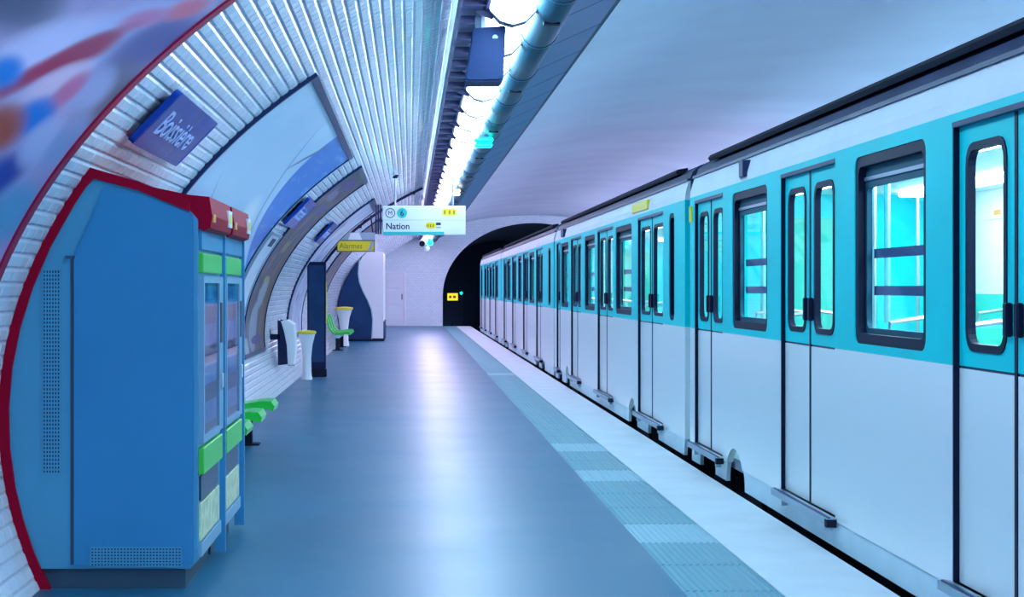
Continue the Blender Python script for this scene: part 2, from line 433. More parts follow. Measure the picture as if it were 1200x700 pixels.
# near poster: abstract soft print
p = print_mat('print_abstract', (.40, .28, .52))
lay(p, smooth(p, noise(p, .9, 2), .35, .7), (.56, .42, .66))
for a in ((5.45, 2.75, .45, .12, (.10, .10, .18), 0), (6.3, 2.66, .40, .12, (.66, .58, .86), .3), (6.95, 2.86, .35, .16, (.50, .50, .80), .3), (7.45, 2.92, .35, .16, (.12, .10, .30), .3),
          (7.38, 3.14, .18, .06, (.75, .16, .24), .3), (7.0, 2.98, .2, .05, (.62, .20, .40), .3), (7.6, 2.62, .30, .14, (.16, .14, .20), 0), (7.3, 2.6, .22, .10, (.40, .40, .66), 0),
          (6.5, 2.62, .42, .06, (.45, .03, .10), .55), (6.72, 2.72, .22, .08, (.42, .03, .09), .4), (6.72, 2.56, .22, .07, (.80, .55, .74), .4), (6.98, 2.55, .12, .08, (.62, .16, .34), .2),
          (6.05, 2.49, .16, .055, (.01, .20, .66), 0), (6.84, 2.385, .20, .07, (.01, .20, .68), 0), (6.5, 2.28, .25, .09, (.55, .07, .02), 0), (6.95, 2.08, .25, .10, (.03, .04, .30), .2), (7.2, 2.3, .2, .10, (.55, .48, .75), 0),
          (7.5, 1.95, .3, .12, (.12, .30, .52), 0), (7.55, 2.35, .15, .12, (.30, .34, .60), 0)):
    blob(p, a[0], a[1], a[2]*1.35, a[3]*1.35, a[4], a[5], 1.15)
done(p)
poster('red_framed_poster', 'red framed billboard with blurred pink and blue print at the upper left', -2, 7.85, .62, 3.2, 'frame_red', 'print_abstract', .10)
# second poster: pale landscape and a blue sweep
p = print_mat('print_blue_sweep', (.50, .66, .84))
lay(p, smooth(p, noise(p, .8, 5, .6, 1.6), .4, .75), (.62, .74, .90))
blob(p, 16.6, sz(1.95), 1.3, .30, (.86, .90, .95), -.3, .8)
blob(p, 16.0, sz(2.45), 1.7, .022, (.22, .34, .55), -.42, .9)
blob(p, 13.6, sz(1.95), 1.2, .02, (.30, .42, .62), -.42, .9)
h = mth(p, 'DIVIDE', mth(p, 'SUBTRACT', sz(2.97), p['v']), sz(2.97)-sz(1.93))
edge = mth(p, 'ADD', 15.95, mth(p, 'MULTIPLY', mth(p, 'MULTIPLY', h, h), 2.1))
d = mth(p, 'SUBTRACT', p['u'], edge)
lay(p, smooth(p, d, -.02, .05), (.01, .20, .66))
f1 = mth(p, 'MULTIPLY', smooth(p, noise(p, 2.2, 6, .35, 3), .52, .72), smooth(p, d, .1, .5)); lay(p, f1, (.20, .46, .80))
blob(p, 15.95, sz(2.75), .5, .05, (.10, .16, .34), .5, .9)
done(p)
poster('landscape_poster', 'dark framed billboard with pale landscape and bright blue sweep above the vending machines', 11.6, 18.9, .62, 2.97, 'frame_dark', 'print_blue_sweep', .045)
# third poster: brown collage
def collage(name, ya, yb, tone=1):
    p = print_mat(name, (.16*tone, .12*tone, .20*tone))
    lay(p, smooth(p, noise(p, 1.6, 6, 1, 1.4), .42, .58), (.30*tone, .20*tone, .16*tone))
    lay(p, smooth(p, noise(p, 2.7, 5, 1.3, .9), .55, .66), (.40*tone, .36*tone, .55*tone))
    lay(p, smooth(p, noise(p, 4.1, 4, 1, 1), .62, .68), (.55*tone, .42*tone, .22*tone))
    return p
p = collage('print_collage', 20.8, 23.8, .5)
yb = 23.8
blob(p, yb-.5, sz(1.5), .4, .8, (0.165, 0.094, 0.055), 0, .5)
blob(p, 22.0, sz(1.0), .55, .34, (0.275, 0.303, 0.396), 0, .4); blob(p, 22.4, sz(1.45), .5, .22, (0.303, 0.330, 0.385), 0, .5)
blob(p, 22.6, sz(.82), .8, .06, (0.077, 0.044, 0.220), 0, .2); blob(p, 22.2, sz(1.62), .3, .05, (0.413, 0.330, 0.028), 0, .3); blob(p, 22.3, sz(2.05), .25, .10, (0.358, 0.303, 0.028), 0, .8)
blob(p, 22.4, sz(2.86), .6, .10, (0.121, 0.055, 0.248), 0, .3); blob(p, 22.0, sz(2.7), .5, .1, (0.248, 0.198, 0.330), 0, .3); blob(p, 22.4, sz(2.55), .5, .10, (0.110, 0.077, 0.248), 0, .3)
blob(p, 22.4, sz(2.97), 1.5, .035, (0.440, 0.341, 0.022), 0, .3); blob(p, 21.1, sz(.70), .4, .18, (0.385, 0.418, 0.468), 0, .3)
done(p)
poster('collage_poster', 'tall brown collage poster with yellow top edge beyond the blue sweep billboard', 20.8, 23.8, .62, 3.0, 'frame_dark', 'print_collage', .06)
p = print_mat('print_pale', (.45, .50, .66)); lay(p, smooth(p, noise(p, 1.2, 5), .45, .6), (.62, .68, .85)); lay(p, smooth(p, noise(p, 2.6, 5), .58, .64), (.20, .20, .36)); done(p)
poster('pale_poster', 'pale framed poster on the wall behind the dark totem', 28.3, 32.0, .62, 3.0, 'frame_dark', 'print_pale', .09)
p = collage('print_collage_far', 36, 40, .6); done(p)
poster('far_poster', 'brownish framed poster beside the navy wavy booth', 36, 40, .62, 3.0, 'frame_dark', 'print_collage_far', .09)

# small white map panel under the second name plate
mt_ = thing('map_panel', 'white framed map panel under the second blue name plate', 'notice', (*[P(t_of_z(1.6))[0], 19.9, 1.6],))
p = print_mat('print_map', (.70, .76, .86)); lay(p, smooth(p, noise(p, 3, 5), .55, .62), (.56, .62, .78)); done(p)
shell(t_of_z(1.2), t_of_z(2.12), 19.15, 20.45, 14, .03, .03).build('print', 'print_map', mt_)
for ya, yb_, za, zb in ((19.1, 19.15, 1.2, 2.12), (20.45, 20.5, 1.2, 2.12), (19.1, 20.5, 1.17, 1.2), (19.1, 20.5, 2.12, 2.15)):
    shell(t_of_z(za), t_of_z(zb), ya, yb_, 14, .045, .045).build('frame_bar', 'grey_box', mt_)
shell(t_of_z(2.0), t_of_z(2.09), 19.7, 20.2, 4, .034, .01).build('emblem', 'ink', mt_)

# blue name plates
def name_plate(label, y0, y1, za, zb, txt=True):
    ta, tb = t_of_z(za), t_of_z(zb); a, c = P(ta, .035), P(tb, .035); m = ((a[0]+c[0])/2, (a[1]+c[1])/2)
    L = math.hypot(c[0]-a[0], c[1]-a[1]); e = ((c[0]-a[0])/L, (c[1]-a[1])/L); nr = (e[1], -e[0])
    th = thing('name_plate', label, 'sign', (m[0], (y0+y1)/2, m[1]))
    def mp_(u, v, w_): return (a[0]+e[0]*v+nr[0]*w_, y0+u, a[1]+e[1]*v+nr[1]*w_)
    MB().plate(rrect(0, y1-y0, 0, L, .03), [], mp_, .035).build('plate', 'blue_plate', th)
    for u in (.25, y1-y0-.25):
        MB().plate(rect(u-.03, u+.03, L*.2, L*.8), [], lambda a_, b_, w_: mp_(a_, b_, w_-.05), .05).build('bracket', 'dark', th)
    W = y1-y0
    t_ = text_mb('Boissière', .62*L, lambda u, v, w_: mp_(W*.10+u, L*.30+v, .035+w_), .004, width=W*.80/(.62*L*4.05), bold=.001)
    t_.build('lettering', 'letter', th)
    MB().plate(rrect(.02, W-.02, .015, L-.015, .025), [rrect(.03, W-.03, .025, L-.025, .02)], lambda u, v, w_: mp_(u, v, w_+.035), .002).build('border', 'blue_plate', th)
    return th
name_plate('large blue enamel name plate above the vending machines reading Boissière', 8.62, 10.25, 2.275, 2.535)
name_plate('blue name plate between the landscape billboard and the brown collage poster', 19.3, 20.7, 2.26, 2.56)
name_plate('small blue name plate just left of the yellow alarm sign', 25.9, 27.3, 2.24, 2.54)

# ------------------------------------------------------------------ ceiling services
# luminaires
lum_n = 0
lamp_mats = []
for k in range(8):
    f = k/7; lamp_mats.append(lamp_mat(k, tuple(LAMP_NEAR[i]*(1-f)+LAMP_FAR[i]*f for i in range(3))))
LX, LZ = .69, 3.42
mat('lamp_added_row', (.9, .92, .95), .4, emit=(.52, .78, 1), es=LAMP_STRENGTH*1.8)  # stronger tubes for the unseen row added to light the vault
mat('lamp_added_violet', (.9, .92, .95), .4, emit=(.80, .70, 1), es=LAMP_STRENGTH*1.8)
def luminaire():
    th = thing('ceiling_luminaire', 'rounded white tube luminaire in the row along the vault', 'lamp', (LX, 0, LZ), 'luminaires in the row along the vault')
    prof = [(-.15, .06), (-.15, .02), (-.125, -.06), (-.07, -.115), (0, -.135), (.07, -.115), (.125, -.06), (.15, .02), (.15, .06)]
    MB().plate([(LX+a, LZ+b) for a, b in prof], [], lambda u, v, w_: (u, .06+w_, v), 1.40).build('diffuser', lamp_mats[0], th, smooth=True)
    ring = [(a*1.22, b*1.24) for a, b in prof]
    for yy in (.01, 1.46):
        MB().plate([(LX+a, LZ+b) for a, b in ring], [], lambda u, v, w_: (u, yy+w_, v), .05).build('end_cap', 'cap', th)
    MB().box(LX-.10, LX+.10, .1, 1.42, LZ+.06, LZ+.13).build('housing', 'white_paint', th)
    for yy in (.25, 1.2): MB().tube([(LX, yy, LZ+.13), (LX, yy, 3.68)], .012, 6).build('hanger', 'cable', th)
    return th
lum0 = luminaire()
k = 0; y = Y0+.3
while y+1.5 < Y1-.5:
    o = lum0 if k == 0 else copy_tree(lum0)
    o.location = (LX, y, LZ)
    f = min(7, max(0, int((y-15)/22*7)))
    for ch in o.children:
        if ch.name.startswith('diffuser') and f:
            if f: ch.data = bpy.data.meshes.get('diffuser_%d' % f) or ch.data.copy()
            ch.data.name = 'diffuser_%d' % f; ch.data.materials[0] = lamp_mats[f]
    y += 1.55; k += 1
y = Y0+.3; k = 0
while y+1.5 < Y1-.5:                                   # unseen second row behind the train, added to brighten the vault
    o = copy_tree(lum0); o.location = (2*XC-LX, y, LZ); y += 1.55
    tag(o, 'unseen tube luminaire added over the far platform to light the vault', 'lamp', 'luminaires added over the far platform')
    for ch in o.children:
        if ch.name.startswith('diffuser'):
            nm = 'diffuser_added_violet' if y > 30 else 'diffuser_added'
            far_mesh = bpy.data.meshes.get(nm) or ch.data.copy(); far_mesh.name = nm
            far_mesh.materials[0] = MATS['lamp_added_violet' if y > 30 else 'lamp_added_row']; ch.data = far_mesh
# cable tray beside the lamps, with rungs
ct = thing('cable_tray', 'dark slatted cable tray running beside the luminaires', 'cable tray', (.42, 3, 3.42))
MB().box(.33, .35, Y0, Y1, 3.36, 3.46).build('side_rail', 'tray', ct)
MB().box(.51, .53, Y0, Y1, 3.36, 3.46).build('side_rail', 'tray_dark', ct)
MB().box(.35, .51, Y0, Y1, 3.44, 3.455).build('tray_floor', 'tray', ct)
rg = MB().box(.35, .51, 0, .05, 3.365, 3.42).build('rung', 'tray_dark', ct); hk = MB().add([(.45, 0, 3.36), (.56, 0, 3.36), (.56, 0, 3.30), (.45, .0, 3.345), (.45, .02, 3.36), (.56, .02, 3.36), (.56, .02, 3.30), (.45, .02, 3.345)], [(0, 1, 2, 3), (4, 7, 6, 5), (0, 4, 5, 1), (1, 5, 6, 2), (2, 6, 7, 3), (3, 7, 4, 0)]).build('bracket', 'tray_dark', ct)
for k in range(int((Y1-Y0)/.775)):
    o = rg if k == 0 else rg.copy()
    if k: COL.objects.link(o)
    o.location = (0, Y0+.1+k*.775, 0)
for k in range(int((Y1-Y0)/1.55)):
    o = hk if k == 0 else hk.copy()
    if k: COL.objects.link(o)
    o.location = (0, Y0+.3+k*1.55, 0)
for k in range(12):
    yy = Y0+2+k*6; MB().tube([(.43, yy, 3.45), (.43, yy, 3.62)], .012, 6).build('hanger', 'cable', ct)
# round duct, 2 m lengths
DX, DZ, DR = .965, 3.42, .135
du = thing('round_duct', 'teal blue round metal duct along the vault', 'duct', (DX, 3, DZ))
sec = MB().lathe([(DR*.97, 0), (DR, .01), (DR, 1.96), (DR*.97, 1.97)], (DX, 0, DZ), 20, 'y').build('duct_section', 'duct', du, smooth=True)
bnd = MB().lathe([(DR*1.0, -.03), (DR*1.06, -.02), (DR*1.06, .02), (DR*1.0, .03)], (DX, 0, DZ), 20, 'y').build('duct_band', 'duct_band', du, smooth=True)
lab = MB().add([(DX-.06, .8, DZ-DR*.93), (DX+.05, .8, DZ-DR*.96), (DX+.05, .88, DZ-DR*.96), (DX-.06, .88, DZ-DR*.93), (DX-.06, .8, DZ-DR*.93-.012), (DX+.05, .8, DZ-DR*.96-.012), (DX+.05, .88, DZ-DR*.96-.012), (DX-.06, .88, DZ-DR*.93-.012)],
               [(0, 1, 2, 3), (4, 7, 6, 5), (0, 4, 5, 1), (1, 5, 6, 2), (2, 6, 7, 3), (3, 7, 4, 0)]).build('slot_mark', 'dark', du)
k = 0; y = Y0-.3
while y < Y1-2:
    for src, every in ((sec, 1), (bnd, 1), (lab, 2)):
        if k % every: continue
        o = src if k == 0 else src.copy()
        if k: COL.objects.link(o)
        o.location = (0, y, 0)
    y += 2.0; k += 1
for k in range(12):
    yy = Y0+3+k*6; MB().tube([(DX, yy, DZ+DR*.9), (DX, yy, 3.8)], .012, 6).build('hanger', 'cable', du)
# inclined ceiling panels right of the duct
cp = thing('ceiling_panel_strip', 'inclined blue metal panels beside the round duct', 'panel', (1.3, 3, 3.6))
pm = MB().plate([(1.05, 3.415), (1.10, 3.405), (1.50, 3.585), (1.51, 3.62), (1.48, 3.64), (1.05, 3.46)], [], lambda u, v, w_: (u, w_, v), 1.465).build('panel', 'ceiling_panel', cp)
lip = MB().box(1.48, 1.53, 0, 1.485, 3.585, 3.63).build('edge_lip', 'duct_band', cp)
k = 0; y = Y0
while y < Y1-1.5:
    for src in (pm, lip):
        o = src if k == 0 else src.copy()
        if k: COL.objects.link(o)
        o.location = (0, y, 0)
    y += 1.5; k += 1
for k in range(12):
    yy = Y0+2.5+k*6; MB().tube([(1.4, yy, 3.6), (1.4, yy, 3.95)], .012, 6).build('hanger', 'cable', cp)
# loudspeaker
sp_ = thing('loudspeaker', 'navy loudspeaker box hanging from a stem under the vault', 'loudspeaker', (.51, 11.5, 3.6))
fr = [(.425, 3.235), (.44, 3.25), (.64, 3.268), (.648, 3.255), (.628, 2.90), (.612, 2.885), (.385, 2.882), (.372, 2.895)]
MB().plate(fr, [], lambda u, v, w_: (u, 11.5+w_+(3.25-v)*-.18, v), .30).build('cabinet', 'speaker', sp_)
MB().plate([(u*.93+.035, v*.93+.215) for u, v in fr], [], lambda u, v, w_: (u, 11.488+w_+(3.25-v)*-.18, v), .014).build('front_grille', 'speaker', sp_)
MB().lathe([(.018, 0), (.02, .004), (.02, .012)], (.575, 11.475, 3.185), 14, 'y').build('led', 'letter', sp_)
MB().tube([(.50, 11.62, 3.25), (.50, 11.62, 3.358)], .04, 12).build('stem', 'speaker', sp_)
MB().lathe([(.055, 0), (.055, .10), (.04, .13)], (.50, 11.62, 3.24), 14).build('collar', 'grey_box', sp_)
# green and orange lights under the duct
def duct_light(label, x, y, m1, m2):
    th = thing('indicator_light', label, 'lamp', (x, y, 3.2))
    MB().bbox(x-.06, x+.06, y, y+.14, 3.262, 3.284, .006).build('mount', 'duct_band', th)
    MB().bbox(x-.11, x+.11, y, y+.12, 3.21, 3.27, .02).build('lens', m1, th)
    MB().bbox(x-.10, x+.10, y+.01, y+.11, 3.15, 3.205, .018).build('lens', m2, th)
duct_light('green glowing light under the round duct', .87, 20.0, 'led_green', 'led_green')
duct_light('orange and white glowing light under the round duct', .80, 30.5, 'led_orange', 'led_white')
# conduit arch across the vault
cd = thing('conduit_arch', 'thin dark conduit arching over the vault by the alarm sign', 'conduit', (-1.9, 33, 1.2))
MB().tube([(P(t_of_z(1.4)+(T1-.012-t_of_z(1.4))*i/30, .03)[0], 33, P(t_of_z(1.4)+(T1-.012-t_of_z(1.4))*i/30, .03)[1]) for i in range(31)], .028, 6).build('conduit', 'cable', cd)
for i in range(6):
    a = P(.2+i*.12, .03); MB().box(a[0]-.05, a[0]+.05, 32.96, 33.04, a[1]-.03, a[1]+.03).build('clip', 'cable', cd)

# ------------------------------------------------------------------ hanging signs
ns = thing('direction_sign', 'white hanging line 6 Nation direction sign with teal underline', 'sign', (.22, 26, 2.3))
sx0, sx1, sz0, sz1, sy = -.41, .855, 2.305, 2.75, 26.0
MB().bbox(sx0, sx1, sy, sy+.16, sz0, sz1, .008).build('sign_box', 'sign_white', ns)
def fm(u, v, w_): return (sx0+u, sy-w_, sz0+v)
W = sx1-sx0
MB().plate(rect(.008, W*.74, .006, .05), [], fm, .004).build('teal_band', 'sign_teal', ns)
MB().plate(rect(.02, W-.02, .225, .23), [], fm, .003).build('divider', 'grey_box', ns)
MB().plate([(.115+.075*math.cos(i*PI/14), .335+.075*math.sin(i*PI/14)) for i in range(28)], [[(.115+.064*math.cos(i*PI/14), .335+.064*math.sin(i*PI/14)) for i in range(28)]], fm, .004).build('metro_ring', 'ink', ns)
text_mb('M', .092, lambda u, v, w_: fm(.115+u, .303+v, w_), .004, 'CENTER').build('lettering', 'ink', ns)
c6 = MB().plate([(.295+.078*math.cos(i*PI/14), .335+.078*math.sin(i*PI/14)) for i in range(28)], [], fm, .004).build('line_disc', 'sign_teal', ns)
text_mb('6', .125, lambda u, v, w_: fm(.295+u, .292+v, .004+w_), .003, 'CENTER', bold=.001).build('lettering', 'ink', ns)
text_mb('Nation', .135, lambda u, v, w_: fm(.045+u, .09+v, w_), .004, width=.97, bold=.002).build('lettering', 'ink', ns)
MB().plate(rrect(.905, 1.13, .295, .40, .04), [], fm, .004).build('yellow_patch', 'yellow', ns)
for u in (.945, 1.02, 1.085): MB().plate(rect(u-.012, u+.012, .32, .375), [], lambda a, b, c: fm(a, b, .004+c), .002).build('digit_mark', 'alarm_ink', ns)
MB().plate(rrect(.655, .815, .095, .195, .045), [], fm, .004).build('yellow_patch', 'yellow', ns)
MB().plate(rect(.812, .885, .15, .19), [], fm, .004).build('dark_patch', 'ink', ns)
MB().plate(rect(.812, .885, .105, .125), [], fm, .004).build('dark_patch', 'grey_box', ns)
for u in (.69, .73, .77): MB().plate(rect(u-.01, u+.01, .12, .165), [], lambda a, b, c: fm(a, b, .004+c), .002).build('digit_mark', 'alarm_ink', ns)
for a in (-.44, -.475, -.51):
    MB().box(a-.014, a+.010, sy-.01+(a+.44)*-.5, sy+.17, sz0+.02, sz1+.02).build('end_plate', 'sign_end', ns)
MB().box(-.53, sx0, sy+.06, sy+.1, sz0+.2, sz0+.24).build('end_bracket', 'sign_end', ns)
for xx in (-.22, .66): MB().tube([(xx, sy+.08, sz1), (xx, sy+.08, P(t_of_x(xx))[1])], .014, 8).build('hanger_rod', 'grey_box', ns)
MB().lathe([(.06, 0), (.03, -.05)], (-.22, sy+.08, P(t_of_x(-.22))[1]), 12).build('ceiling_rose', 'cable', ns)

al = thing('alarm_sign', 'yellow hanging alarm sign with grey top box', 'sign', (-1.0, 32.8, 2.2))
ax0, ax1, az = -1.395, -.665, 2.19
ac = (ax0+ax1)/2
MB().bbox(ax0, ax1, 32.7, 32.85, az, az+.225, .012).build('sign_box', 'yellow', al)
MB().plate(rect(ax0-.01, ax1+.01, az+.225, az+.37), [], lambda u, v, w_: (u, 32.69+w_, v), .17).build('top_box', 'grey_box', al)
MB().plate([(ac-.15, az+.23), (ac+.12, az+.23), (ac+.06, az+.365), (ac-.10, az+.365)], [], lambda u, v, w_: (u, 32.685+w_, v), .005).build('painted_glare', 'white_paint', al)  # glare on the grey top box, laid on as a white plate
MB().plate(rect(ax0, ax1, az, az+.225), [rect(ax0+.015, ax1-.015, az+.015, az+.21)], lambda u, v, w_: (u, 32.685+w_, v), .015).build('rim', 'frame_dark', al)
text_mb('Alarmes', .15, lambda u, v, w_: (ax0+.05+u, 32.70-w_, az+.065+v), .004, width=.88).build('lettering', 'alarm_ink', al)
MB().plate([(ax1-.14, az+.02), (ax1-.08, az+.02), (ax1-.02, az+.19), (ax1-.07, az+.2)], [], lambda u, v, w_: (u, 32.695+w_, v), .005).build('slash_mark', 'grey_box', al)
MB().tube([(ax0, 32.78, az+.36), (P(t_of_z(az+.62), .05)[0], 32.78, az+.62)], .014, 6).build('hanger_rod', 'cable', al)
MB().tube([(ax1-.04, 32.78, az+.36), (ax1-.08, 32.78, P(t_of_x(ax1-.08))[1])], .014, 6).build('hanger_rod', 'cable', al)

cc = thing('security_camera', 'white security camera hanging below the Nation sign', 'camera', (.28, 36, 2.4))
MB().tube([(.26, 35.55, 2.42), (.33, 36.0, 2.52)], .075, 14).build('body', 'white_paint', cc, smooth=True)
MB().tube([(.258, 35.53, 2.416), (.262, 35.56, 2.423)], .06, 14).build('lens', 'dark', cc)
MB().tube([(.30, 35.9, 2.55), (.27, 35.95, 2.8), (.27, 35.95, P(t_of_x(.27))[1]-.02)], .02, 8).build('arm', 'white_paint', cc)
MB().lathe([(.02, .12), (.05, .08), (.055, 0), (.03, -.02)], (.43, 35.95, 2.42), 12).build('signal_lamp', 'led_green', cc)
MB().lathe([(.02, .10), (.06, .06), (.06, 0), (.03, -.03)], (.37, 35.95, 2.28), 12).build('base_lamp', 'white_paint', cc)
MB().tube([(.27, 35.95, 2.8), (.42, 35.95, 2.6), (.43, 35.95, 2.5)], .012, 6).build('lamp_arm', 'white_paint', cc)
MB().tube([(.42, 35.95, 2.6), (.37, 35.95, 2.35)], .012, 6).build('lamp_arm', 'white_paint', cc)

# ------------------------------------------------------------------ vending machines
def wall_x(z): return XC-A*math.sqrt(max(0, 1-((z-ZC)/B)**2))
def machine(label, y0, y1):
    th = thing('vending_machine', label, 'vending machine', (-1.5, (y0+y1)/2, 0), 'vending machines against the tiled wall')
    back = [(wall_x(z)+.035, z) for z in (2.05, 1.9, 1.7, 1.5, 1.3, 1.1, .9, .7, .5, .35, .2, .1)]
    xf = -1.055
    body = [(-1.095, .1), (xf, .14), (xf, 1.84), (-1.09, 1.88), (-1.35, 1.985)]+back
    mpy = lambda a: (lambda u, v, w_: (u, a+w_, v))
    MB().plate(body, [], mpy(y0), y1-y0).build('body', 'machine_blue', th)
    MB().box(wall_x(.1)+.06, -1.12, y0+.03, y1-.03, 0, .1).build('plinth', 'plinth', th)
    # raised service door on the near side
    sd = MB().plate([(-1.67, .12), (-1.075, .12), (-1.075, 1.86), (-1.10, 1.875), (-1.34, 1.965), (-1.52, 2.005), (-1.67, 1.65)], [], mpy(y0-.012), .012).build('side_door', 'machine_panel', th)
    MB().box(-1.688, -1.672, y0-.006, y0, .12, 1.65).build('door_gap', 'plinth', th)
    MB().box(-1.71, -1.665, y0-.016, y0-.002, 1.645, 1.66).build('hinge', 'plinth', th)
    # perforated vents: dark slot with a lattice over it
    for nm, (x0, x1, z0, z1), nx, nz, d in (('side_vent', (-1.825, -1.74, .575, 1.59), 6, 52, 0), ('bottom_vent', (-1.585, -1.135, .115, .208), 28, 6, .012)):
        v = MB().box(x0, x1, y0-d-.004, y0-d+.002, z0, z1).build(nm, 'machine_dark', th)
        lt = MB()
        for i in range(nx+1):
            xx = x0+(x1-x0)*i/nx; lt.box(xx-.0035, xx+.0035, y0-d-.008, y0-d-.004, z0, z1)
        for i in range(nz+1):
            zz = z0+(z1-z0)*i/nz; lt.box(x0, x1, y0-d-.0082, y0-d-.0042, zz-.004, zz+.004)
        lo = lt.build('vent_lattice', 'machine_blue', v); lo['kind'] = 'stuff'
    # red trim along back and top of the side
    trim_o = [(-1.095, 1.925), (-1.35, 2.03)]+[(wall_x(2.09)+.01, 2.10)]+[(wall_x(z)+.004, z) for z in (2.0, 1.9, 1.7, 1.5, 1.3, 1.1, .9, .7, .5, .35, .2, .05, .0)]
    trim_i = [(wall_x(z)+.055, z) for z in (.0, .05, .2, .35, .5, .7, .9, 1.1, 1.3, 1.5, 1.7, 1.9, 2.0)]+[(wall_x(2.05)+.06, 2.045), (-1.35, 1.985), (-1.095, 1.88)]
    MB().plate(trim_o+trim_i, [], mpy(y0-.02), y1-y0+.02).build('red_trim', 'machine_red', th)
    # red hood over the front
    hd = MB().plate([(-1.36, 2.02), (-1.10, 1.965), (-1.00, 1.955), (-.985, 1.86), (-.995, 1.80), (-1.03, 1.785), (-1.06, 1.80), (-1.10, 1.87)], [], mpy(y0+.02), y1-y0-.06).build('hood', 'machine_red', th)
    MB().box(-1.0, -.982, y0+.06, y0+.16, 1.83, 1.87).build('logo_patch', 'orange', hd)
    MB().box(-1.0, -.981, y1-.24, y1-.07, 1.83, 1.92).build('logo_patch', 'white_paint', hd)
    MB().box(-.985, -.978, y1-.20, y1-.11, 1.85, 1.90).build('logo_patch', 'yellow', hd)
    # front face, facing the platform
    def fp(d0, d1, ya, yb_, z0, z1, nm, m, par=th): return MB().bbox(xf+d0, xf+d1, y0+ya, y0+yb_, z0, z1, .004).build(nm, m, par)
    w_ = y1-y0
    fp(-.002, .018, .03, w_-.03, 1.69, 1.80, 'header_panel', 'machine_panel')
    fp(-.002, .024, .03, w_-.14, 1.575, 1.675, 'green_band', 'machine_green')
    fp(-.002, .004, .06, w_-.26, .74, 1.555, 'display_recess', 'machine_dark')
    for k, zz in enumerate((.80, 1.0, 1.2, 1.4)): fp(.004, .012, .09, w_-.30, zz, zz+.11, 'product_row', 'product_blue')
    MB().plate(rect(y0+.04, y0+w_-.24, .72, 1.56), [rect(y0+.075, y0+w_-.275, .755, 1.525)], lambda u, v, q: (xf+q, u, v), .026).build('display_frame', 'machine_front', th)
    MB().box(xf+.016, xf+.02, y0+.07, y0+w_-.27, .75, 1.53).build('glass_pane', 'machine_glass', th)
    fp(-.002, .02, w_-.22, w_-.04, .72, 1.56, 'keypad_column', 'machine_front'); fp(.02, .026, w_-.19, w_-.07, 1.2, 1.42, 'keypad', 'machine_dark'); fp(.02, .03, w_-.17, w_-.09, .95, 1.03, 'coin_slot', 'steel')
    fp(-.002, .028, .03, w_-.14, .565, .70, 'green_band', 'machine_green')
    fp(-.002, .010, .05, w_-.2, .43, .555, 'delivery_slot', 'machine_dark')
    fp(-.002, .012, .04, w_-.16, .23, .42, 'sticker', 'sticker')
    fp(-.002, .016, .04, w_-.1, .15, .22, 'kick_panel', 'machine_front')
    MB().box(xf-.03, xf+.03, y1-.035, y1+.005, .03, 1.80).build('edge_post', 'machine_panel', th)
    return th
machine('near blue vending machine with a large plain side and red trim', 8.5, 9.52)
machine('farther vending machine mostly hidden behind the near blue one', 9.57, 10.6)

# ------------------------------------------------------------------ benches
def bench(label, ys, x_front, legs):
    th = thing('bench', label, 'bench', (x_front-.2, ys[0], 0), 'green seat benches along the wall')
    MB().bbox(x_front-.36, x_front-.24, ys[0]-.45, ys[-1]+.45, .30, .37, .012).build('beam', 'bench_beam', th)
    for yy in ys:
        prof = [(x_front, .37), (x_front+.01, .41), (x_front-.02, .455), (x_front-.10, .46), (x_front-.30, .43), (x_front-.40, .44), (x_front-.47, .52), (x_front-.53, .72), (x_front-.565, .84),
                (x_front-.585, .835), (x_front-.555, .70), (x_front-.50, .50), (x_front-.42, .405), (x_front-.30, .375), (x_front-.08, .385)]
        MB().plate(prof, [], lambda u, v, w_: (u, yy-.24+w_, v), .48).build('seat_shell', 'green_seat', th, smooth=True)
        MB().plate([(x_front-.04, .415), (x_front-.38, .39), (x_front-.34, .33), (x_front-.26, .33)], [], lambda u, v, w_: (u, yy-.03+w_, v), .06).build('seat_bracket', 'bench_beam', th)
    for yy in legs:
        MB().bbox(x_front-.35, x_front-.25, yy-.04, yy+.04, .015, .31, .01).build('leg', 'dark', th)
        MB().bbox(x_front-.42, x_front-.18, yy-.09, yy+.09, 0, .018, .004).build('foot', 'dark', th)
bench('green seat bench just beyond the vending machines', (13.3, 14.55, 15.9), -1.25, (13.0, 16.3))
bench('distant green seat bench beyond the dark totem', (41.0, 42.0, 43.0), -1.42, (40.8, 43.1))

# ------------------------------------------------------------------ wall units along the left
tm = thing('wall_unit', 'white shell unit with dark curved side plate held on a wall bracket', 'terminal', (-1.8, 25, .37))
def scurve(pts): return pts
MB().plate([(-1.935, 1.03), (-1.885, 1.01), (-1.84, .86), (-1.80, .66), (-1.785, .38), (-1.93, .365)], [], lambda u, v, w_: (u, 25.0+w_, v), .05).build('side_plate', 'totem', tm)
MB().plate([(-1.885, 1.01), (-1.80, 1.03), (-1.70, .96), (-1.68, .60), (-1.70, .37), (-1.785, .38), (-1.80, .66), (-1.84, .86)], [], lambda u, v, w_: (u, 25.02+w_, v), .55).build('shell', 'white_paint', tm, smooth=True)
MB().plate([(-1.935, 1.03), (-1.885, 1.01), (-1.84, .86), (-1.80, .66), (-1.785, .38), (-1.93, .365)], [], lambda u, v, w_: (u, 25.54+w_, v), .05).build('side_plate', 'totem', tm)
MB().box(-2.08, -1.90, 25.0, 25.08, .74, .82).build('bracket', 'totem', tm); MB().box(-2.09, -2.04, 24.95, 25.13, .66, .90).build('wall_plate', 'totem', tm)
MB().plate(rect(-1.79, -1.68, .355, .375), [], lambda u, v, w_: (u, 25.0+w_, v), .58).build('bottom_tray', 'grey_box', tm)
